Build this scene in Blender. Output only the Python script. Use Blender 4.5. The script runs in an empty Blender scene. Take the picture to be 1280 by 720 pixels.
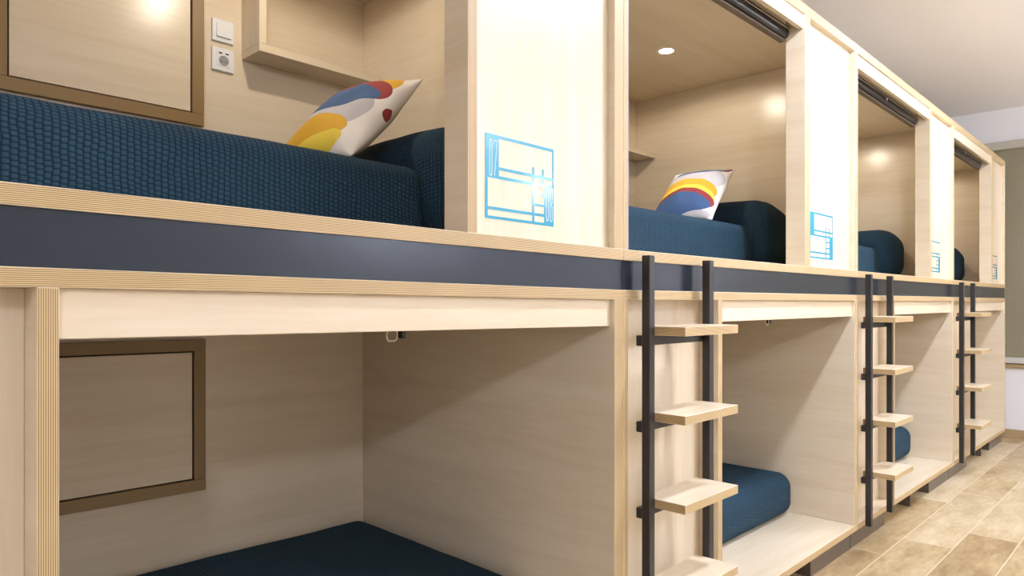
import bpy, bmesh, math, random
from mathutils import Vector, noise
random.seed(7)
S = bpy.context.scene
COL = S.collection

# ------------------------------------------------------------------ camera
TH = math.atan(857/878.)
cd = bpy.data.cameras.new('camera'); cam = bpy.data.objects.new('camera', cd); COL.objects.link(cam)
cam.location = (0, 0, 1.27); cam.rotation_euler = (math.pi/2, 0, TH-math.pi/2)
cd.sensor_width = 36; cd.lens = 878/1280*36; cd.shift_y = 18/1280; cd.clip_start = .02
S.camera = cam

# ------------------------------------------------------------------ materials
def nt(name):
    m = bpy.data.materials.new(name); m.use_nodes = True
    t = m.node_tree; b = t.nodes['Principled BSDF']
    return m, t, b
def N(t, kind, **kw):
    n = t.nodes.new(kind)
    for k, v in kw.items(): setattr(n, k, v)
    return n
def rgb(r, g, b): return tuple(((c/255)/12.92 if c/255 <= .04045 else ((c/255+.055)/1.055)**2.4) for c in (r, g, b))+(1,)
def ramp(t, fac, stops):
    r = N(t, 'ShaderNodeValToRGB'); e = r.color_ramp.elements
    while len(e) < len(stops): e.new(.5)
    for i, (p, c) in enumerate(stops): e[i].position = p; e[i].color = c
    t.links.new(fac, r.inputs[0]); return r.outputs[0]
def M2(t, op, a, b=None):
    n = N(t, 'ShaderNodeMath', operation=op)
    for i, x in enumerate((a, b)):
        if x is None: continue
        if isinstance(x, (int, float)): n.inputs[i].default_value = x
        else: t.links.new(x, n.inputs[i])
    return n.outputs[0]
def mixc(t, fac, a, b):
    n = N(t, 'ShaderNodeMix', data_type='RGBA')
    for s, x in ((n.inputs[0], fac), (n.inputs[6], a), (n.inputs[7], b)):
        if isinstance(x, (tuple, float, int)): s.default_value = x
        else: t.links.new(x, s)
    return n.outputs[2]
def plain(name, c, rough=.5, metal=0., spec=.5):
    m, t, b = nt(name); b.inputs['Base Color'].default_value = c
    b.inputs['Roughness'].default_value = rough; b.inputs['Metallic'].default_value = metal
    b.inputs['Specular IOR Level'].default_value = spec
    return m
def laminate(name, scale):
    m, t, b = nt(name)
    tc = N(t, 'ShaderNodeTexCoord'); mp = N(t, 'ShaderNodeMapping'); mp.inputs['Scale'].default_value = scale
    t.links.new(tc.outputs['Object'], mp.inputs[0])
    n = N(t, 'ShaderNodeTexNoise'); n.inputs['Scale'].default_value = 1.; n.inputs['Detail'].default_value = 5; n.inputs['Distortion'].default_value = .6
    t.links.new(mp.outputs[0], n.inputs[0])
    n2 = N(t, 'ShaderNodeTexNoise'); n2.inputs['Scale'].default_value = 7.; n2.inputs['Detail'].default_value = 3
    t.links.new(mp.outputs[0], n2.inputs[0])
    a = ramp(t, n.outputs[0], [(.3, rgb(216, 196, 165)), (.55, rgb(226, 209, 181)), (.8, rgb(231, 216, 191))])
    c2 = ramp(t, n2.outputs[0], [(.35, rgb(219, 200, 169)), (.7, rgb(230, 215, 189))])
    t.links.new(mixc(t, .35, a, c2), b.inputs['Base Color'])
    b.inputs['Roughness'].default_value = .27; b.inputs['Specular IOR Level'].default_value = .42
    return m
def ply(name, axis):
    m, t, b = nt(name)
    tc = N(t, 'ShaderNodeTexCoord'); sp = N(t, 'ShaderNodeSeparateXYZ'); t.links.new(tc.outputs['Object'], sp.inputs[0])
    s = M2(t, 'SINE', M2(t, 'MULTIPLY', sp.outputs[axis], 2*math.pi/.0031))
    n = N(t, 'ShaderNodeTexNoise'); n.inputs['Scale'].default_value = 9; n.inputs['Detail'].default_value = 4
    t.links.new(tc.outputs['Object'], n.inputs[0])
    f = M2(t, 'ADD', M2(t, 'MULTIPLY', s, .5), .5)
    c = ramp(t, f, [(.15, rgb(118, 86, 48)), (.5, rgb(188, 160, 112)), (.85, rgb(212, 186, 140))])
    c2 = mixc(t, M2(t, 'MULTIPLY', n.outputs[0], .35), c, rgb(202, 172, 124))
    t.links.new(c2, b.inputs['Base Color']); b.inputs['Roughness'].default_value = .5
    return m
LX = laminate('birch_laminate_along', (.7, 9, 11))
LY = laminate('birch_laminate_deep', (9, .8, 11))
LZ = laminate('birch_laminate_upright', (11, 9, .8))
PH = ply('plywood_edge_level', 2); PV = ply('plywood_edge_upright', 0)
FRAME = plain('hatch_frame_wood', rgb(142, 114, 70), .45)
GAP = plain('dark_gap', rgb(40, 28, 16), .8)
BAND = plain('dark_band_metal', rgb(46, 52, 61), .2, .35)
STEEL = plain('black_steel', rgb(50, 47, 45), .42, .25)
PLINTH = plain('dark_plinth', rgb(92, 80, 68), .35, .1)
WHITE = plain('white_plastic', rgb(232, 230, 228), .3)
GREYP = plain('socket_grey', rgb(150, 148, 146), .4)
BLACK = plain('black_plastic', rgb(25, 22, 20), .4)
CASS = plain('blind_cassette_brown', rgb(44, 38, 35), .33, .3)
CASSF = plain('blind_cassette_fabric', rgb(104, 90, 78), .7)
ALU = plain('aluminium', rgb(190, 180, 168), .3, .8)
CREAMP = plain('cream_plastic', rgb(214, 200, 172), .35)
PAINT = plain('white_wall_paint', rgb(232, 228, 226), .7)
CEIL = plain('ceiling_paint', rgb(240, 236, 233), .8)
CYAN = plain('cyan_vinyl', rgb(44, 150, 176), .13)
PALE = plain('pale_vinyl', rgb(236, 240, 240), .2)
BLINDF = None

def waffle(name, cell=(.0135, .0115), cols=((16, 29, 37), (39, 68, 85))):
    m, t, b = nt(name)
    uv = N(t, 'ShaderNodeUVMap'); sp = N(t, 'ShaderNodeSeparateXYZ'); t.links.new(uv.outputs[0], sp.inputs[0])
    nz = N(t, 'ShaderNodeTexNoise'); nz.inputs['Scale'].default_value = 14; t.links.new(uv.outputs[0], nz.inputs[0])
    wob = M2(t, 'MULTIPLY', M2(t, 'SUBTRACT', nz.outputs[0], .5), .012)
    u = M2(t, 'DIVIDE', M2(t, 'ADD', sp.outputs[0], wob), cell[0]); v = M2(t, 'DIVIDE', M2(t, 'ADD', sp.outputs[1], wob), cell[1])
    v = M2(t, 'ADD', v, M2(t, 'MULTIPLY', M2(t, 'FLOOR', u), .32))
    a = M2(t, 'ABSOLUTE', M2(t, 'SINE', M2(t, 'MULTIPLY', u, math.pi)))
    c = M2(t, 'ABSOLUTE', M2(t, 'SINE', M2(t, 'MULTIPLY', v, math.pi)))
    h = M2(t, 'POWER', M2(t, 'MULTIPLY', a, c), .55)
    t.links.new(ramp(t, h, [(.05, rgb(*cols[0])), (.75, rgb(*cols[1]))]), b.inputs['Base Color'])
    bp = N(t, 'ShaderNodeBump'); bp.inputs['Strength'].default_value = .8; bp.inputs['Distance'].default_value = .004
    t.links.new(h, bp.inputs['Height']); t.links.new(bp.outputs[0], b.inputs['Normal'])
    b.inputs['Roughness'].default_value = .85; b.inputs['Specular IOR Level'].default_value = .2
    return m
NAVY = waffle('navy_waffle_fabric')

def cushion_mat(name, base, shapes):
    m, t, b = nt(name)
    uv = N(t, 'ShaderNodeUVMap'); sp = N(t, 'ShaderNodeSeparateXYZ'); t.links.new(uv.outputs[0], sp.inputs[0])
    col = base
    for (cx, cy, rx, ry, rot, c) in shapes:
        dx = M2(t, 'SUBTRACT', sp.outputs[0], cx); dy = M2(t, 'SUBTRACT', sp.outputs[1], cy)
        ca, sa = math.cos(rot), math.sin(rot)
        a = M2(t, 'DIVIDE', M2(t, 'ADD', M2(t, 'MULTIPLY', dx, ca), M2(t, 'MULTIPLY', dy, sa)), rx)
        d = M2(t, 'DIVIDE', M2(t, 'SUBTRACT', M2(t, 'MULTIPLY', dy, ca), M2(t, 'MULTIPLY', dx, sa)), ry)
        r2 = M2(t, 'ADD', M2(t, 'MULTIPLY', a, a), M2(t, 'MULTIPLY', d, d))
        col = mixc(t, M2(t, 'LESS_THAN', r2, 1.), col, c)
    t.links.new(col, b.inputs['Base Color'])
    w = N(t, 'ShaderNodeTexNoise'); w.inputs['Scale'].default_value = 160; t.links.new(uv.outputs[0], w.inputs[0])
    bp = N(t, 'ShaderNodeBump'); bp.inputs['Strength'].default_value = .25; bp.inputs['Distance'].default_value = .002
    t.links.new(w.outputs[0], bp.inputs['Height']); t.links.new(bp.outputs[0], b.inputs['Normal'])
    b.inputs['Roughness'].default_value = .85
    return m
YEL, YLT, BLU, MAR, GRY, CRM = rgb(208, 158, 34), rgb(226, 198, 66), rgb(54, 82, 122), rgb(140, 48, 44), rgb(184, 178, 177), rgb(228, 220, 208)
CUSH1 = cushion_mat('cushion_print_swirl', CRM, [(.32, .38, .60, .28, .12, GRY), (.46, .80, .47, .27, -.05, YEL), (.52, .65, .42, .19, .02, MAR), (.39, .55, .49, .165, .1, BLU),
    (.36, .16, .46, .16, .12, YEL), (.50, .03, .34, .10, .3, YLT), (1.03, .50, .055, .07, .0, MAR)])
CUSH2 = cushion_mat('cushion_print_stripe', CRM, [(.46, .66, .52, .30, .0, GRY), (.54, .88, .42, .085, .1, BLU), (.92, .95, .06, .035, 0, MAR), (.43, .40, .53, .25, .0, YEL), (.44, .29, .52, .20, .0, YLT),
    (.46, .235, .51, .18, .0, MAR), (.44, .19, .49, .155, .0, BLU), (.66, .0, .32, .07, .2, GRY)])

def floor_mat():
    m, t, b = nt('oak_look_floor_tile')
    tc = N(t, 'ShaderNodeTexCoord'); sp = N(t, 'ShaderNodeSeparateXYZ'); t.links.new(tc.outputs['Object'], sp.inputs[0])
    R, Lg = .232, 1.28
    yy = M2(t, 'DIVIDE', M2(t, 'SUBTRACT', 1.135, sp.outputs[1]), R)
    row = M2(t, 'FLOOR', yy); fy = M2(t, 'FRACT', yy)
    xx = M2(t, 'DIVIDE', M2(t, 'SUBTRACT', M2(t, 'SUBTRACT', sp.outputs[0], 4.18), M2(t, 'MULTIPLY', row, .345)), Lg)
    pl = M2(t, 'FLOOR', xx); fx = M2(t, 'FRACT', xx)
    cb = N(t, 'ShaderNodeCombineXYZ'); t.links.new(row, cb.inputs[0]); t.links.new(pl, cb.inputs[1])
    wn = N(t, 'ShaderNodeTexWhiteNoise'); t.links.new(cb.outputs[0], wn.inputs[0])
    mp = N(t, 'ShaderNodeMapping'); mp.inputs['Scale'].default_value = (1.6, 5, 1); t.links.new(tc.outputs['Object'], mp.inputs[0])
    off = N(t, 'ShaderNodeVectorMath', operation='ADD'); t.links.new(mp.outputs[0], off.inputs[0])
    sc = N(t, 'ShaderNodeVectorMath', operation='SCALE'); sc.inputs['Scale'].default_value = 9; t.links.new(wn.outputs[1], sc.inputs[0]); t.links.new(sc.outputs[0], off.inputs[1])
    n1 = N(t, 'ShaderNodeTexNoise'); n1.inputs['Scale'].default_value = 1.4; n1.inputs['Detail'].default_value = 6; n1.inputs['Roughness'].default_value = .65; t.links.new(off.outputs[0], n1.inputs[0])
    n2 = N(t, 'ShaderNodeTexNoise'); n2.inputs['Scale'].default_value = 9; n2.inputs['Detail'].default_value = 4; t.links.new(off.outputs[0], n2.inputs[0])
    f = M2(t, 'ADD', M2(t, 'ADD', M2(t, 'MULTIPLY', n1.outputs[0], .62), M2(t, 'MULTIPLY', n2.outputs[0], .2)), M2(t, 'MULTIPLY', M2(t, 'SUBTRACT', wn.outputs[0], .5), .28))
    c = ramp(t, f, [(.22, rgb(146, 120, 84)), (.36, rgb(178, 154, 114)), (.5, rgb(200, 181, 146)), (.62, rgb(212, 197, 166))])
    gx = M2(t, 'GREATER_THAN', M2(t, 'ABSOLUTE', M2(t, 'SUBTRACT', fx, .5)), .5-.0018)
    gy = M2(t, 'GREATER_THAN', M2(t, 'ABSOLUTE', M2(t, 'SUBTRACT', fy, .5)), .5-.011)
    g = M2(t, 'MAXIMUM', gx, gy)
    t.links.new(mixc(t, g, c, rgb(214, 198, 166)), b.inputs['Base Color'])
    b.inputs['Roughness'].default_value = .38; b.inputs['Specular IOR Level'].default_value = .35
    return m
FLOOR = floor_mat()
def woven(name, c1, c2):
    m, t, b = nt(name)
    tc = N(t, 'ShaderNodeTexCoord'); n = N(t, 'ShaderNodeTexNoise'); n.inputs['Scale'].default_value = 180; t.links.new(tc.outputs['Object'], n.inputs[0])
    t.links.new(ramp(t, n.outputs[0], [(.3, c1), (.7, c2)]), b.inputs['Base Color']); b.inputs['Roughness'].default_value = .9
    return m
BLINDF = woven('blind_screen_fabric', rgb(122, 113, 90), rgb(146, 136, 112))
def glow(name, c, s):
    m = bpy.data.materials.new(name); m.use_nodes = True; t = m.node_tree; t.nodes.clear()
    e = N(t, 'ShaderNodeEmission'); e.inputs[0].default_value = c; e.inputs[1].default_value = s
    o = N(t, 'ShaderNodeOutputMaterial'); t.links.new(e.outputs[0], o.inputs[0]); return m
GLOW = glow('lamp_glow', (1, .93, .82, 1), 40)
PANELGLOW = glow('ceiling_panel_glow', (1, .95, .88, 1), 6)

# ------------------------------------------------------------------ helpers
def tag(o, label=None, cat=None, group=None, kind=None):
    if label: o['label'] = label
    if cat: o['category'] = cat
    if group: o['group'] = group
    if kind: o['kind'] = kind
    return o
def warp(p):                                  # the row is not quite level: the near pod dips to the right, the tops sink towards the far end
    x, y, z = p
    if x < 1.768: z += .0098*(1.768-x)*min(1, max(0, z/.12))
    if x > 3.15 and z > 1.45: z -= .0115*(x-3.15)*min(1, (z-1.45)/1.1)
    return Vector((x, y, z))
def thing(name, loc, label, cat, group=None):
    o = bpy.data.objects.new(name, None); COL.objects.link(o); o.location = loc; o.empty_display_size = .1
    return tag(o, label, cat, group)
def link(name, bm, mats, parent=None, loc=None, do_warp=True, smooth=False):
    """vertices arrive in world coordinates"""
    bmesh.ops.recalc_face_normals(bm, faces=bm.faces)
    if do_warp:
        for v in bm.verts: v.co = warp(v.co)
    base = Vector(loc) if loc else (parent_base(parent) if parent else Vector((0, 0, 0)))
    for v in bm.verts: v.co -= base
    me = bpy.data.meshes.new(name); bm.to_mesh(me); bm.free()
    for m in (mats if isinstance(mats, (list, tuple)) else [mats]): me.materials.append(m)
    if smooth:
        for p in me.polygons: p.use_smooth = True
    o = bpy.data.objects.new(name, me); COL.objects.link(o)
    if parent:
        o.parent = parent
    else: o.location = base
    return o
def parent_base(p):
    b = Vector((0, 0, 0))
    while p: b += p.location; p = p.parent
    return b
def box(bm, x0, x1, y0, y1, z0, z1, bev=.0012, front=None, nseg=1, under=None):
    b2 = bmesh.new()
    bmesh.ops.create_cube(b2, size=1)
    for v in b2.verts: v.co = Vector(((x0+x1)/2+v.co.x*(x1-x0), (y0+y1)/2+v.co.y*(y1-y0), (z0+z1)/2+v.co.z*(z1-z0)))
    if bev: bmesh.ops.bevel(b2, geom=b2.edges[:], offset=min(bev, .45*min(x1-x0, y1-y0, z1-z0)), segments=nseg, affect='EDGES', profile=.5)
    bmesh.ops.recalc_face_normals(b2, faces=b2.faces)
    vm = {v: bm.verts.new(v.co) for v in b2.verts}
    for f in b2.faces:
        nf = bm.faces.new([vm[v] for v in f.verts])
        if front is not None and f.normal.y < -.9: nf.material_index = front
    b2.free()
def board(name, parent, x0, x1, y0, y1, z0, z1, mats, front=None, bev=.0012, **kw):
    bm = bmesh.new(); box(bm, x0, x1, y0, y1, z0, z1, bev, front)
    return link(name, bm, mats, parent, **kw)
def cyl(bm, c, r, axis, h, seg=32, r2=None, mi=0):
    """closed disc stack centred at c along axis 'x','y','z' from c to c+h"""
    r2 = r if r2 is None else r2
    def P(a, rr, d):
        u, v = rr*math.cos(a), rr*math.sin(a)
        return {'x': Vector((c[0]+d, c[1]+u, c[2]+v)), 'y': Vector((c[0]+u, c[1]+d, c[2]+v)), 'z': Vector((c[0]+u, c[1]+v, c[2]+d))}[axis]
    A = [bm.verts.new(P(2*math.pi*i/seg, r, 0)) for i in range(seg)]; B = [bm.verts.new(P(2*math.pi*i/seg, r2, h)) for i in range(seg)]
    for i in range(seg):
        f = bm.faces.new((A[i], A[(i+1) % seg], B[(i+1) % seg], B[i])); f.material_index = mi
    for R in (A, B):
        f = bm.faces.new(R); f.material_index = mi
def prism_x(bm, prof, x0, x1):
    A = [bm.verts.new((x0, y, z)) for y, z in prof]; B = [bm.verts.new((x1, y, z)) for y, z in prof]
    n = len(prof)
    for i in range(n): bm.faces.new((A[i], A[(i+1) % n], B[(i+1) % n], B[i]))
    bm.faces.new(A); bm.faces.new(B)
def tube(bm, pts, r, closed=False, seg=10):
    n = len(pts); rings = []
    for i, p in enumerate(pts):
        a = pts[(i-1) % n] if closed or i > 0 else p; b = pts[(i+1) % n] if closed or i < n-1 else p
        d = (Vector(b)-Vector(a)).normalized(); up = Vector((0, 1, 0)) if abs(d.y) < .9 else Vector((1, 0, 0))
        s = d.cross(up).normalized(); q = d.cross(s)
        rings.append([bm.verts.new(Vector(p)+r*(math.cos(2*math.pi*k/seg)*s+math.sin(2*math.pi*k/seg)*q)) for k in range(seg)])
    for i in range(n if closed else n-1):
        A, B = rings[i], rings[(i+1) % n]
        for k in range(seg): bm.faces.new((A[k], A[(k+1) % seg], B[(k+1) % seg], B[k]))
    if not closed: bm.faces.new(rings[0]); bm.faces.new(rings[-1])

# ------------------------------------------------------------------ soft things
def soft_box(name, parent, x0, x1, y0, y1, z0, z1, r, mat, shape=None, lump=.004, step=.03, loc=None):
    """rounded box skinned with a fine grid and metric UVs that run on from the front over the top"""
    bm = bmesh.new(); uvl = bm.loops.layers.uv.new('UVMap')
    L = (x1-x0, y1-y0, z1-z0); lo = (x0, y0, z0); hi = (x1, y1, z1)
    rr = [min(r, l*.49) for l in L]
    cache = {}
    def ax(i):
        n = max(6, int(L[i]/step)); k = 7
        pts = [rr[i]*j/k for j in range(k)]+[rr[i]+(L[i]-2*rr[i])*j/n for j in range(n+1)]+[L[i]-rr[i]+rr[i]*j/k for j in range(1, k+1)]
        return [lo[i]+p for p in pts]
    G = [ax(0), ax(1), ax(2)]
    def vert(p):
        key = tuple(round(c, 5) for c in p)
        if key in cache: return cache[key]
        q = Vector([min(max(p[i], lo[i]+rr[i]), hi[i]-rr[i]) for i in range(3)])
        d = Vector([(p[i]-q[i])/rr[i] for i in range(3)])
        m = max(abs(c) for c in d)
        if m > 1e-6 and d.length > 1e-6:
            # cube to sphere mapping on rounded zones
            dx, dy, dz = d
            e = Vector((dx*math.sqrt(max(0, 1-dy*dy/2-dz*dz/2+dy*dy*dz*dz/3)), dy*math.sqrt(max(0, 1-dz*dz/2-dx*dx/2+dz*dz*dx*dx/3)), dz*math.sqrt(max(0, 1-dx*dx/2-dy*dy/2+dx*dx*dy*dy/3))))
            s = q+Vector([e[i]*rr[i] for i in range(3)])
        else: s = Vector(p)
        s0 = s.copy()
        if shape: s = shape(s)
        nn = noise.noise(s0*3.1)*lump+noise.noise(s0*9)*lump*.35
        t = min(1, (s0.z-z0)/(.5*L[2]))
        s = s+Vector((0, -nn*t if d.y < -.5 else 0, nn*t if d.z > .5 else 0))
        v = bm.verts.new(s); cache[key] = v; return v
    for a, b, c in ((0, 2, 1), (0, 1, 2), (1, 2, 0)):
        for side in (lo[c], hi[c]):
            for i in range(len(G[a])-1):
                for j in range(len(G[b])-1):
                    cs = []
                    for (ii, jj) in ((i, j), (i+1, j), (i+1, j+1), (i, j+1)):
                        p = [0, 0, 0]; p[a] = G[a][ii]; p[b] = G[b][jj]; p[c] = side; cs.append(p)
                    try: f = bm.faces.new([vert(p) for p in cs])
                    except ValueError: continue
                    for lp, p in zip(f.loops, cs):
                        if c == 1: uv = (p[0], p[2])
                        elif c == 2: uv = (p[0], z1+p[1]-y0)
                        else: uv = (x1+p[1]-y0, p[2])
                        lp[uvl].uv = uv
                    f.smooth = True
    bmesh.ops.recalc_face_normals(bm, faces=bm.faces)
    return link(name, bm, mat, parent, loc=loc, smooth=True)

def cushion(name, corner, W, side, psi, lean, z0, mat, label):
    """rectangular cushion: lower front corner, width, height, turn about the vertical and lean back towards +x"""
    bm = bmesh.new(); uvl = bm.loops.layers.uv.new('UVMap')
    n = 48; T = .072; x0 = corner[0]
    cp, sp_ = math.cos(psi), math.sin(psi)
    e1 = Vector((sp_, -cp, 0)); e2 = Vector((math.cos(lean)*cp, math.cos(lean)*sp_, math.sin(lean))); nn = Vector((-math.sin(lean)*cp, -math.sin(lean)*sp_, math.cos(lean)))
    org = Vector((corner[0], corner[1], z0))-e1*W
    grid = {}
    for sgn in (1, -1):
        for i in range(n+1):
            for j in range(n+1):
                a, b = 2*i/n-1, 2*j/n-1
                if sgn == -1 and (i in (0, n) or j in (0, n)): grid[sgn, i, j] = grid[1, i, j]; continue
                th = T*max(0, (1-abs(a)**2.2))**.62*max(0, (1-abs(b)**2.2))**.62
                pull = .055
                aa = a*(1-pull*(1-b*b)); bb = b*(1-pull*(1-a*a))
                # creases that run in from the corners and along the right side seam
                cr = .006*math.sin(9*b+4*a)*(a > .35)*(a-.35)*(1-a)*6 + .010*noise.noise(Vector((a*2.2, b*2.2, sgn*3+x0)))*(1-a*a)*(1-b*b)
                d = sgn*th+cr*(1 if sgn > 0 else .3)
                p = org+e1*(W*(aa+1)/2)+e2*(side*(bb+1)/2)+nn*d
                grid[sgn, i, j] = bm.verts.new(p)
    for sgn in (1, -1):
        for i in range(n):
            for j in range(n):
                cs = [(i, j), (i+1, j), (i+1, j+1), (i, j+1)]
                vs = [grid[(sgn,)+c] for c in cs]
                try: f = bm.faces.new(vs)
                except ValueError: continue
                for lp, c in zip(f.loops, cs): lp[uvl].uv = (c[0]/n, c[1]/n)
                f.smooth = True
    zmin = min(v.co.z for v in bm.verts)
    for v in bm.verts: v.co.z += z0-zmin
    cen = Vector((corner[0], corner[1]+W/2, z0))
    t = thing(name, warp(cen), label, 'cushion', 'patterned scatter cushions')
    o = link('cushion_cover', bm, mat, t, smooth=True)
    return t

# ------------------------------------------------------------------ the setting
def struct(name, bm, mat):
    o = link(name, bm, mat, None, do_warp=False); return tag(o, kind='structure')
YB = 2.58                                     # inner face of the pods' back panels
X0, X1, Y0, Y1, ZC = -3.6, 7.97, -4.2, 2.70, 3.09
def wallbox(name, mat, *a):
    bm = bmesh.new(); box(bm, *a, bev=0); return struct(name, bm, mat)
wallbox('floor', FLOOR, X0-.1, X1+.1, Y0-.1, Y1+.1, -.1, 0)
wallbox('ceiling', CEIL, X0-.1, X1+.1, Y0-.1, Y1+.1, ZC, ZC+.1)
wallbox('wall_back', PAINT, X0-.1, X1+.1, Y1, Y1+.1, 0, ZC)
wallbox('wall_front', PAINT, X0-.1, X1+.1, Y0-.1, Y0, 0, ZC)
wallbox('wall_left', PAINT, X0-.1, X0, Y0, Y1, 0, ZC)
# far wall with the window opening
bm = bmesh.new()
wy0, wy1, wz0, wz1 = -1.6, 2.1, .78, 2.69
box(bm, X1, X1+.2, Y0, Y1, 0, wz0, bev=0); box(bm, X1, X1+.2, Y0, Y1, wz1, ZC, bev=0)
box(bm, X1, X1+.2, Y0, wy0, wz0, wz1, bev=0); box(bm, X1, X1+.2, wy1, Y1, wz0, wz1, bev=0)
struct('wall_right', bm, PAINT)
bm = bmesh.new()
for a in ((wy0, wy0+.06, wz0, wz1), (wy1-.06, wy1, wz0, wz1), (wy0, wy1, wz0, wz0+.06), (wy0, wy1, wz1-.06, wz1), (.22, .28, wz0, wz1)):
    box(bm, X1+.09, X1+.15, *a, bev=.003)
win = struct('window_1', bm, WHITE)
bm = bmesh.new(); box(bm, X1+.115, X1+.12, wy0+.02, wy1-.02, wz0+.02, wz1-.02, bev=0)
g, t_, b_ = nt('window_glass'); b_.inputs['Transmission Weight'].default_value = 1; b_.inputs['Roughness'].default_value = 0
link('window_pane', bm, g, win, do_warp=False)
bm = bmesh.new(); box(bm, X1-.03, X1, wy0-.05, wy1+.05, .66, .70, bev=.004)
struct('trim_1', bm, plain('wooden_sill', rgb(168, 140, 98), .5))
TILE = plain('tile_skirting', rgb(168, 142, 104), .4)
bm = bmesh.new(); box(bm, X1-.012, X1, Y0, Y1, 0, .084, bev=.002); struct('baseboard_right', bm, TILE)
bm = bmesh.new(); box(bm, X0+.002, X1-.02, Y0, Y0+.012, 0, .084, bev=.002); struct('baseboard_front', bm, TILE)

# roller blind over that window
rb = thing('window_blind', (7.94, .25, .70), 'olive grey roller blind drawn down over the end window', 'window blind')
bm = bmesh.new(); box(bm, 7.885, 7.968, wy0-.05, wy1+.05, 2.695, 2.772, bev=.008, nseg=2); link('blind_cassette', bm, plain('blind_box_grey', rgb(176, 170, 152), .5), rb, do_warp=False)
bm = bmesh.new(); box(bm, 7.93, 7.933, wy0-.03, wy1+.03, .755, 2.70, bev=0); link('blind_fabric', bm, BLINDF, rb, do_warp=False)
bm = bmesh.new(); box(bm, 7.920, 7.945, wy0-.03, wy1+.03, .703, .757, bev=.005, nseg=2); tag(link('bottom_rail', bm, plain('bottom_rail_grey', rgb(196, 192, 182), .4), rb, do_warp=False), 'pale bottom rail of the blind')

# ------------------------------------------------------------------ pods
YF = 1.25
def emblem(parent, x0, x1, z0, z1, y, digits):
    bm = bmesh.new()
    Wd, Hd = x1-x0, z1-z0
    def q(a0, a1, b0, b1, mi=0, lift=0):
        vs = [bm.verts.new((x0+Wd*a, y-lift, z1-Hd*b)) for a, b in ((a0, b0), (a1, b0), (a1, b1), (a0, b1))]
        f = bm.faces.new(vs); f.material_index = mi
    L = .0004
    q(0, 1, 0, .038); q(0, .037, .038, .965); q(0, 1, .965, 1); q(.973, 1, .038, .5)
    q(.037, .187, .038, .515)                                    # number field, upper left
    q(.187, .973, .375, .412); q(.187, .845, .48, .518); q(.037, .845, .855, .892)
    q(.664, .697, .285, .965, 0, L*.4); q(.815, .845, .288, .48, 0, L*.4)
    q(.697, .845, .60, .632); q(.697, .845, .735, .767)
    q(.845, 1, .48, .965)                                        # number field, lower right
    def ring(cx, cz, rx, rz, wd):
        n = 28; A = []; B = []
        for i in range(n):
            a = 2*math.pi*i/n
            sx, sz = math.cos(a), math.sin(a)
            px_ = abs(sx)**.7*(1 if sx > 0 else -1); pz_ = abs(sz)**.28*(1 if sz > 0 else -1)
            A.append(bm.verts.new((x0+Wd*cx+rx*px_, y-L, z1-Hd*cz+rz*pz_)))
            B.append(bm.verts.new((x0+Wd*cx+(rx-wd)*px_, y-L, z1-Hd*cz+(rz-wd)*pz_)))
        for i in range(n):
            f = bm.faces.new((A[i], A[(i+1) % n], B[(i+1) % n], B[i])); f.material_index = 1
    def stroke(p, r, wd):
        (a, b), (c, d) = p, r
        P = Vector((x0+Wd*a, 0, z1-Hd*b)); Q = Vector((x0+Wd*c, 0, z1-Hd*d)); dd = (Q-P).normalized(); s = Vector((dd.z, 0, -dd.x))*wd/2
        f = bm.faces.new([bm.verts.new((v.x, y-L, v.z)) for v in (P+s, Q+s, Q-s, P-s)]); f.material_index = 1
    if digits:
        ring(.075, .278, .0052, .0462, .0018)
        stroke((.118, .07), (.165, .07), .0018); stroke((.160, .07), (.126, .49), .0018); stroke((.118, .07), (.118, .10), .0014)
        ring(.895, .725, .0052, .046, .0016); ring(.957, .615, .0048, .0225, .0016); ring(.957, .835, .0048, .0225, .0016)
    o = link('number_emblem', bm, [CYAN, PALE], parent)
    return o

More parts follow.
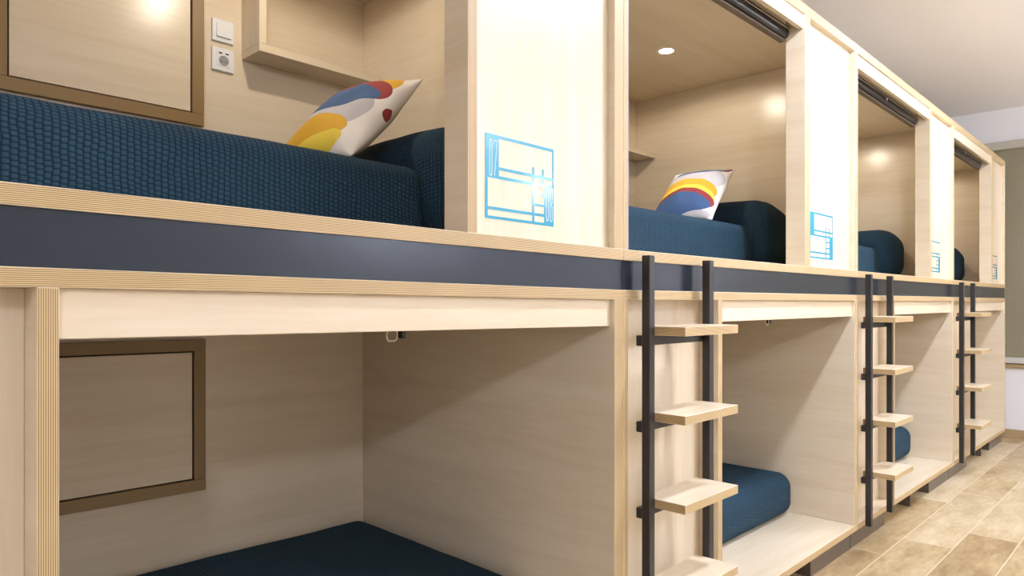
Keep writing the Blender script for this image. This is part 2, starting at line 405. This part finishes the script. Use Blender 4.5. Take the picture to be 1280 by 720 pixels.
def pod(idx, J0, J1, tl, tr, lx0, lx1, ux0, uxw, label, hatch=True, digits=False, em=None):
    """J0..J1 outer faces; lower post lx0..lx1; upper partition ux0..uxw"""
    r = thing('bunk_pod', warp(Vector(((J0+J1)/2, YF, 0))), label, 'bunk bed', 'plywood bunk pods')
    a, b = J0+tl, J1-tr                       # inner faces
    B = lambda n, *k, **kw: board(n, r, *k, **kw)
    YO = YB+.02
    # plinth and foot under the base
    for x0, x1 in ((J0+.004, J0+.55), (J1-.52, J1-.004)):
        tag(B('plinth', x0, x1, 1.28, YO-.05, 0, .099, [PLINTH]), 'dark plinth block')
    tag(B('foot', J0+1.05, J0+1.072, 1.28, YO-.05, 0, .099, [PLINTH]), 'thin dark foot board')
    # lower bunk
    B('base_board', J0+.001, J1-.001, YF, YO, .10, .132, [LX, PH], 1)
    B('side_panel', J0+.001, a, YF, YO, .132, 1.278, [LY, PV], 1)
    B('side_panel', b, J1-.001, YF, YO, .132, 1.278, [LY, PV], 1)
    B('beam', J0+.001, J1-.001, YF, YO, 1.278, 1.308, [LX, PH], 1)
    B('back_panel', a, b, YB, YO, .132, 1.278, [LX])
    B('post', lx0, lx1, YF, YF+.105, .132, 1.278, [LY, PV], 1)
    B('front_panel', a, lx0, YF+.08, YF+.10, .132, 1.278, [LZ])
    B('pelmet', lx1, b, YF+.016, YF+.036, 1.198, 1.278, [LX])
    # dark band and platform
    tag(B('metal_band', J0+.001, J1-.001, YF+.006, YF+.03, 1.308, 1.3985, [BAND]), 'dark grey metal band')
    B('platform', J0+.001, J1-.001, YF, YO, 1.3985, 1.432, [LX, PH], 1)
    # upper bunk
    B('side_panel', J0+.001, a, YF, YO, 1.432, 2.56, [LY, PV], 1)
    B('side_panel', b, J1-.001, YF, YO, 1.432, 2.56, [LY, PV], 1)
    B('back_panel', a, b, YB, YO, 1.432, 2.56, [LX])
    B('top_board', J0+.001, J1-.001, YF, YO, 2.56, 2.604, [LX, PH], 1)
    B('partition', ux0, uxw, YF, YF+.088, 1.432, 2.56, [LY, PV], 1)
    fp = B('front_panel', uxw, b, YF+.025, YF+.045, 1.432, 2.56, [LZ])
    B('pelmet', a, ux0, YF+.008, YF+.03, 2.492, 2.56, [LX])
    if em: emblem(fp, em[0], em[1], 1.476, 1.69, YF+.0243, digits)
    # hatches in the back panel
    if hatch:
        for nm, (hx0, hx1, hz0, hz1) in (('lower', (J0+.672, J0+1.303, .588, 1.13)), ('upper', (J0+.672, J0+1.297, 1.896, 2.548))):
            fw = .041
            bm = bmesh.new()
            y0, y1 = YB-.022, YB
            box(bm, hx0, hx1, y0, y1, hz0, hz0+fw, bev=.001); box(bm, hx0, hx1, y0, y1, hz1-fw, hz1, bev=.001)
            box(bm, hx0, hx0+fw, y0, y1, hz0+fw, hz1-fw, bev=.001); box(bm, hx1-fw, hx1, y0, y1, hz0+fw, hz1-fw, bev=.001)
            hf = link('hatch_frame', bm, FRAME, r); tag(hf, 'brown hatch frame')
            bm = bmesh.new(); box(bm, hx0+fw, hx1-fw, YB-.004, YB, hz0+fw, hz1-fw, bev=0); tag(link('hatch_gap', bm, GAP, hf), 'dark gap around hatch door')
            g = .005
            bm = bmesh.new(); box(bm, hx0+fw+g, hx1-fw-g, YB-.017, YB-.004, hz0+fw+g, hz1-fw-g, bev=.001); link('hatch_door', bm, LX, hf)
    return r, a, b
J = [-.262, 1.768, 3.806, 5.80, 7.69]
P1 = pod(1, J[0], J[1], .024, .046, .257, .286, 1.130, 1.161, 'nearest plywood bunk pod, its upper front panel printed with bunk emblem 07', digits=True, em=(1.209, 1.471))
P2 = pod(2, J[1], J[2], .023, .022, 2.358, 2.388, 3.150, 3.205, 'second plywood bunk pod, upper bunk lit by a bright ceiling downlight', em=(3.262, 3.549))
P3 = pod(3, J[2], J[3], .023, .022, 4.415, 4.442, 5.190, 5.228, 'third plywood bunk pod, between the two farther ladders', em=(5.26, 5.544))
P4 = pod(4, J[3], J[4], .023, .030, 6.365, 6.392, 7.10, 7.150, 'last plywood bunk pod, beside the end wall with the olive blind', em=(7.19, 7.472))
IN = [P1[1:], P2[1:], P3[1:], P4[1:]]

# ------------------------------------------------------------------ ladders
def ladder(J0, w, label):
    r = thing('ladder', (J0+.25, 1.23, .115), label, 'ladder', 'black steel bunk ladders')
    xl = J0+.064; xr = xl+w
    for x in (xl, xr):
        bm = bmesh.new(); box(bm, x, x+.03, 1.20, 1.229, .115, 1.415, bev=.002); link('rail', bm, STEEL, r)
    for z in (1.196, .929, .662, .393):
        bm = bmesh.new(); box(bm, xl+.032, xr-.002, 1.095, 1.2495, z-.028, z, bev=.001, front=1)
        st = link('step', bm, [LX, PH], r); tag(st, 'plywood step')
        for f in st.data.polygons:
            if abs(f.normal.x) > .9: f.material_index = 1
        bm = bmesh.new(); box(bm, xl, xr+.03, 1.2295, 1.2495, z-.061, z-.0285, bev=.0015); link('crossbar', bm, STEEL, r)
    return r
ladder(J[1], .37, 'nearest black ladder with plywood steps, on the second pod')
ladder(J[2], .345, 'middle black ladder with plywood steps, on the third pod')
ladder(J[3], .35, 'farthest black ladder with plywood steps, by the end pod')

# ------------------------------------------------------------------ beds
def mattress(x0, x1, z, r, label, group, yf=1.59):
    t = thing('mattress', warp(Vector(((x0+x1)/2, 2.08, z))), label, 'mattress', group)
    soft_box('coverlet', t, x0, x1, yf, 2.572, z+.001, z+.226, r, NAVY)
    return t
ZL, ZU = .132, 1.432
ends = [1.285, 3.37, 5.36, 7.28]
pos = ['nearest pod, behind panel 07', 'second pod, under the striped cushion', 'third pod', 'last pod by the end wall']
for k in range(4):
    a, b = IN[k]
    mattress(a+.01, ends[k], ZU, .055, 'navy waffle covered mattress in the '+['nearest upper bunk, under the swirl cushion', 'second upper bunk, under the striped cushion', 'upper bunk of the third pod', 'upper bunk of the last pod'][k], 'upper bunk mattresses')
for k in range(3):
    a, b = IN[k]
    mattress(a+.01, b-.012, ZL, .075, 'navy waffle covered mattress in the '+['nearest lower bunk, at the bottom of the picture', 'second lower bunk, behind the nearest ladder', 'third lower bunk, peeping past the middle ladder'][k], 'lower bunk mattresses', (1.59, 1.55, 1.50)[k])
def bolster(x0, x1, label):
    cx, hw = (x0+x1)/2, (x1-x0)/2
    def sh(p):
        # the cover sags a little towards the wall and bulges in the middle of its length
        f = (p.z-ZU)/.37
        p = p.copy()
        yy = (p.y-1.95)/.42
        p.z -= f*.10*max(0, yy)**2
        p.z -= f*.06*max(0, (p.x-cx)/hw)
        return p
    t = thing('pillow', warp(Vector((cx, 1.95, ZU))), label, 'pillow', 'navy covered pillows in the upper bunks')
    soft_box('pillow_cover', t, x0, x1, 1.535, 2.40, ZU+.001, ZU+.374, .125, NAVY, sh, .008)
    return t
for k in range(4):
    a, b = IN[k]
    bolster(ends[k]+.004, b-.003, 'navy waffle covered pillow in the '+['nearest upper bunk, partly hidden behind the 07 panel', 'second upper bunk, beside the striped cushion', 'upper bunk of the third pod', 'upper bunk of the last pod, smallest in view'][k])
ZM = ZU+.226
cushion('scatter_cushion', (1.067, 1.655), .31, .47, math.radians(17), math.radians(42), ZM+.004, CUSH1, 'cushion with yellow, blue and maroon swirls leaning in the nearest upper bunk')
cushion('scatter_cushion', (3.06, 1.655), .33, .485, math.radians(10), math.radians(39), ZM+.004, CUSH2, 'cushion with yellow and navy stripes leaning in the second upper bunk')

# ------------------------------------------------------------------ shelves
def shelf(x0, x1, label):
    t = thing('wall_shelf', warp(Vector(((x0+x1)/2, 2.5, 2.178))), label, 'shelf', 'corner shelves in the upper bunks')
    board('shelf_board', t, x0, x1, 2.435, YB-.001, 2.178, 2.208, [LX])
    board('shelf_side', t, x0, x0+.028, 2.435, YB-.001, 2.208, 2.556, [LZ])
shelf(1.183, IN[0][1]-.001, 'box shelf in the nearest upper bunk, beside the white switch')
shelf(3.25, IN[1][1]-.001, 'corner shelf above the striped cushion in the second upper bunk')

# ------------------------------------------------------------------ switch and socket
def plate(bm, x0, x1, z0, z1, y, d=.011): box(bm, x0, x1, y-d, y, z0, z1, bev=.003, nseg=2)
ys = YB-.0005
sw = thing('light_switch', warp(Vector((1.109, YB, 2.263))), 'white rocker light switch on the back wall, above the socket', 'light switch')
bm = bmesh.new(); plate(bm, 1.069, 1.149, 2.222, 2.304, ys); link('switch_frame', bm, WHITE, sw)
bm = bmesh.new()
prism_x(bm, [(ys-.011, 2.238), (ys-.019, 2.238), (ys-.014, 2.289), (ys-.011, 2.289)], 1.083, 1.136); link('rocker', bm, WHITE, sw)
so = thing('power_socket', warp(Vector((1.109, YB, 2.155))), 'white wall socket with two charging ports, below the light switch', 'socket')
bm = bmesh.new(); plate(bm, 1.068, 1.150, 2.115, 2.200, ys); link('socket_plate', bm, WHITE, so)
bm = bmesh.new(); plate(bm, 1.086, 1.134, 2.132, 2.186, ys-.011, .002); link('socket_insert', bm, WHITE, so)
bm = bmesh.new(); cyl(bm, (1.110, ys-.0135, 2.153), .0185, 'y', -.0008, 32); tag(link('socket_well', bm, GREYP, so), 'round grey socket well')
bm = bmesh.new(); 
for i in range(-1, 2): cyl(bm, (1.110+i*.0085, ys-.0147, 2.149), .0022 if i else .0014, 'y', -.0006, 12)
link('socket_holes', bm, BLACK, so)
bm = bmesh.new()
for x in (1.098, 1.122): box(bm, x-.006, x+.006, ys-.0142, ys-.0132, 2.177, 2.182, bev=0)
tag(link('charging_ports', bm, BLACK, so), 'two small dark charging ports')

# ------------------------------------------------------------------ blinds of the bunks
def cassette_prof(cy, cz, w, h):
    pts = [(cy-w/2, cz+h/2), (cy+w/2, cz+h/2)]
    for i in range(25):
        a = -math.pi*i/24
        pts.append((cy+w/2*math.cos(a), cz-h*.08+h*.42*math.sin(a)))
    return pts
def upper_blind(x0, x1, label):
    t = thing('roller_blind', warp(Vector(((x0+x1)/2, 1.345, 2.50))), label, 'roller blind', 'roller blinds of the upper bunks')
    bm = bmesh.new(); prism_x(bm, cassette_prof(1.352, 2.488, .060, .054), x0+.004, x1-.004); link('cassette', bm, CASS, t)
    bm = bmesh.new(); box(bm, x0+.004, x1-.004, 1.3165, 1.3215, 2.500, 2.506, bev=.001); tag(link('trim_strip', bm, ALU, t), 'bright metal strip')
    bm = bmesh.new(); box(bm, x0+.01, x1-.01, 1.330, 1.362, 2.449, 2.4575, bev=.003); tag(link('bottom_bar', bm, CASSF, t), 'brown grey bottom bar')
    xm = (x0+x1)/2
    bm = bmesh.new(); tube(bm, [(xm+.011*math.cos(i*math.pi/8), 1.312, 2.487+.011*math.sin(i*math.pi/8)) for i in range(16)], .002, True); tag(link('pull_ring', bm, ALU, t), 'small metal pull ring')
    return t
for k, (x1, nm) in ((1, (3.150, 'second pod, nearest of the three')), (2, (5.190, 'third pod')), (3, (7.10, 'last pod, farthest from the camera'))):
    upper_blind(IN[k][0]+.012, x1, 'dark rolled up blind under the top edge of the '+nm)
bm = bmesh.new(); box(bm, IN[1][0]+.0005, IN[1][0]+.012, 1.256, 1.30, 1.434, 2.488, bev=.001)
gd = thing('guide_channel', (IN[1][0], 1.28, 1.434), 'thin grey blind guide channel up the left side of the second upper bunk', 'guide channel')
link('channel', bm, plain('guide_grey', rgb(120, 124, 130), .4, .3), gd)

def lower_blind(x0, x1, xr, label):
    t = thing('roller_blind', warp(Vector(((x0+x1)/2, 1.33, 1.24))), label, 'roller blind', 'roller blinds of the lower bunks')
    bm = bmesh.new(); prism_x(bm, cassette_prof(1.335, 1.243, .06, .068), x0+.004, x1-.004); link('cassette', bm, CASS, t)
    pts = []
    for i in range(20):
        a = 2*math.pi*i/20; pts.append((xr+(.006 if math.cos(a) > 0 else -.006)+.009*math.cos(a), 1.325, 1.186+.0125*math.sin(a)))
    bm = bmesh.new(); tube(bm, pts, .0021, True); tag(link('pull_ring', bm, CREAMP, t), 'cream oval pull ring')
    bm = bmesh.new(); box(bm, xr+.030, xr+.042, 1.325, 1.345, 1.178, 1.213, bev=.004, nseg=2); tag(link('catch', bm, BLACK, t), 'small black catch')
    return t
lower_blind(.286, IN[0][1], .962, 'rolled blind behind the lower pelmet of the nearest pod, cream ring showing')
lower_blind(2.388, IN[1][1], 2.93, 'rolled blind behind the lower pelmet of the second pod, tiny ring showing')

# ------------------------------------------------------------------ lamps
def downlight(x, y, label):
    w = warp(Vector((x, y, 2.56)))
    t = thing('downlight', w, label, 'downlight', 'downlights in the upper bunk ceilings')
    bm = bmesh.new(); cyl(bm, (x, y, 2.5595), .046, 'z', -.005, 40, .041); link('trim_ring', bm, WHITE, t)
    bm = bmesh.new(); cyl(bm, (x, y, 2.5543), .034, 'z', -.0012, 32); link('lens', bm, GLOW, t)
    l = bpy.data.lights.new('downlight_beam', 'SPOT'); l.energy = DL; l.color = (1, .90, .76); l.spot_size = math.radians(177); l.spot_blend = .2; l.shadow_soft_size = .03
    o = bpy.data.objects.new('downlight_beam', l); COL.objects.link(o); o.parent = t; o.location = (0, 0, -.012)
DL = 19
dl_lab = ['downlight in the ceiling of the nearest upper bunk, mirrored in its hatch', 'bright downlight glowing in the ceiling of the second upper bunk', 'downlight in the ceiling of the third upper bunk', 'downlight in the ceiling of the last upper bunk']
for k, x in enumerate((1.09, 3.12, 5.10, 7.0)): downlight(x, 1.943, dl_lab[k])
def room_lamp(x, y, z, r, watts, label, col=(.87, .955, 1.16)):
    t = thing('pendant_lamp', (x, y, z), label, 'pendant lamp', 'globe lamps of the room')
    bm = bmesh.new(); bmesh.ops.create_icosphere(bm, subdivisions=3, radius=r)
    for v in bm.verts: v.co += Vector((x, y, z))
    g = glow('globe_glow', col+(1,), watts/(math.pi*4*math.pi*r*r)); link('globe', bm, g, t, do_warp=False, smooth=True)
    bm = bmesh.new(); cyl(bm, (x, y, z+r-.004), .012, 'z', ZC-z-r, 12); cyl(bm, (x, y, ZC-.018), .05, 'z', .0175, 24); link('stem', bm, WHITE, t, do_warp=False)
def spot_lamp(x, y, r, watts, label, col=(.87, .955, 1.16)):
    t = thing('ceiling_lamp', (x, y, ZC), label, 'ceiling lamp', 'round ceiling lamps over the aisle')
    bm = bmesh.new(); cyl(bm, (x, y, ZC-.001), r+.02, 'z', -.03, 40); link('lamp_housing', bm, WHITE, t, do_warp=False)
    bm = bmesh.new(); cyl(bm, (x, y, ZC-.0315), r, 'z', -.002, 40); link('diffuser', bm, glow('diffuser_glow', col+(1,), watts/(math.pi*math.pi*r*r)), t, do_warp=False)
spot_lamp(2.75, .33, .10, 68, 'round ceiling lamp over the aisle before the second pod')
spot_lamp(5.2, .33, .10, 54, 'round ceiling lamp over the aisle before the third pod')
room_lamp(-1.85, -2.4, 2.80, .11, 165, 'large globe lamp at the near left of the room')
room_lamp(3.0, -1.3, 2.55, .10, 58, 'added unseen fill globe for the ceiling and pod fronts')  # added out of view as fill for the ceiling and pod fronts
room_lamp(5.66, -2.6, 2.50, .09, 34, 'small globe lamp at the far side of the room')
room_lamp(7.2, -1.3, 2.50, .12, 95, 'added unseen fill globe close to the end window')  # extra globe added out of view to lift the ceiling and end wall
fl = thing('added_uplight', (4.9, -3.5, 0), 'added unseen uplighter that brightens the ceiling, opposite the pods', 'added fill light')  # uplighter added behind the camera only to brighten the ceiling and soften the fill
bm = bmesh.new(); cyl(bm, (4.9, -3.5, 0.001), .15, 'z', .025, 40); link('uplight_base', bm, STEEL, fl, do_warp=False)
bm = bmesh.new(); cyl(bm, (4.9, -3.5, .026), .014, 'z', 1.76, 16); link('uplight_pole', bm, STEEL, fl, do_warp=False)
bm = bmesh.new()
prof = [(.03, 1.786), (.20, 1.90), (.192, 1.90), (.03, 1.80)]
for a, b in zip(prof, prof[1:]+prof[:1]):
    for k in range(40):
        t0, t1 = 2*math.pi*k/40, 2*math.pi*(k+1)/40
        bm.faces.new([bm.verts.new((4.9+r_*math.cos(t_), -3.5+r_*math.sin(t_), z_)) for (r_, z_), t_ in ((a, t0), (a, t1), (b, t1), (b, t0))])
bmesh.ops.remove_doubles(bm, verts=bm.verts, dist=1e-5); link('uplight_bowl', bm, STEEL, fl, do_warp=False)
bm = bmesh.new(); cyl(bm, (4.9, -3.5, 1.86), .12, 'z', .006, 40); link('diffuser', bm, glow('uplight_glow', (.9, .96, 1.10, 1), 240/(math.pi*math.pi*.0144)), fl, do_warp=False)

wd = bpy.data.worlds.new('world'); S.world = wd; wd.use_nodes = True
wd.node_tree.nodes['Background'].inputs[0].default_value = (.6, .75, 1, 1); wd.node_tree.nodes['Background'].inputs[1].default_value = .3
S.view_settings.view_transform = 'Standard'; S.view_settings.look = 'None'; S.view_settings.gamma = 1; S.view_settings.exposure = -.14; S.view_settings.use_curve_mapping = False
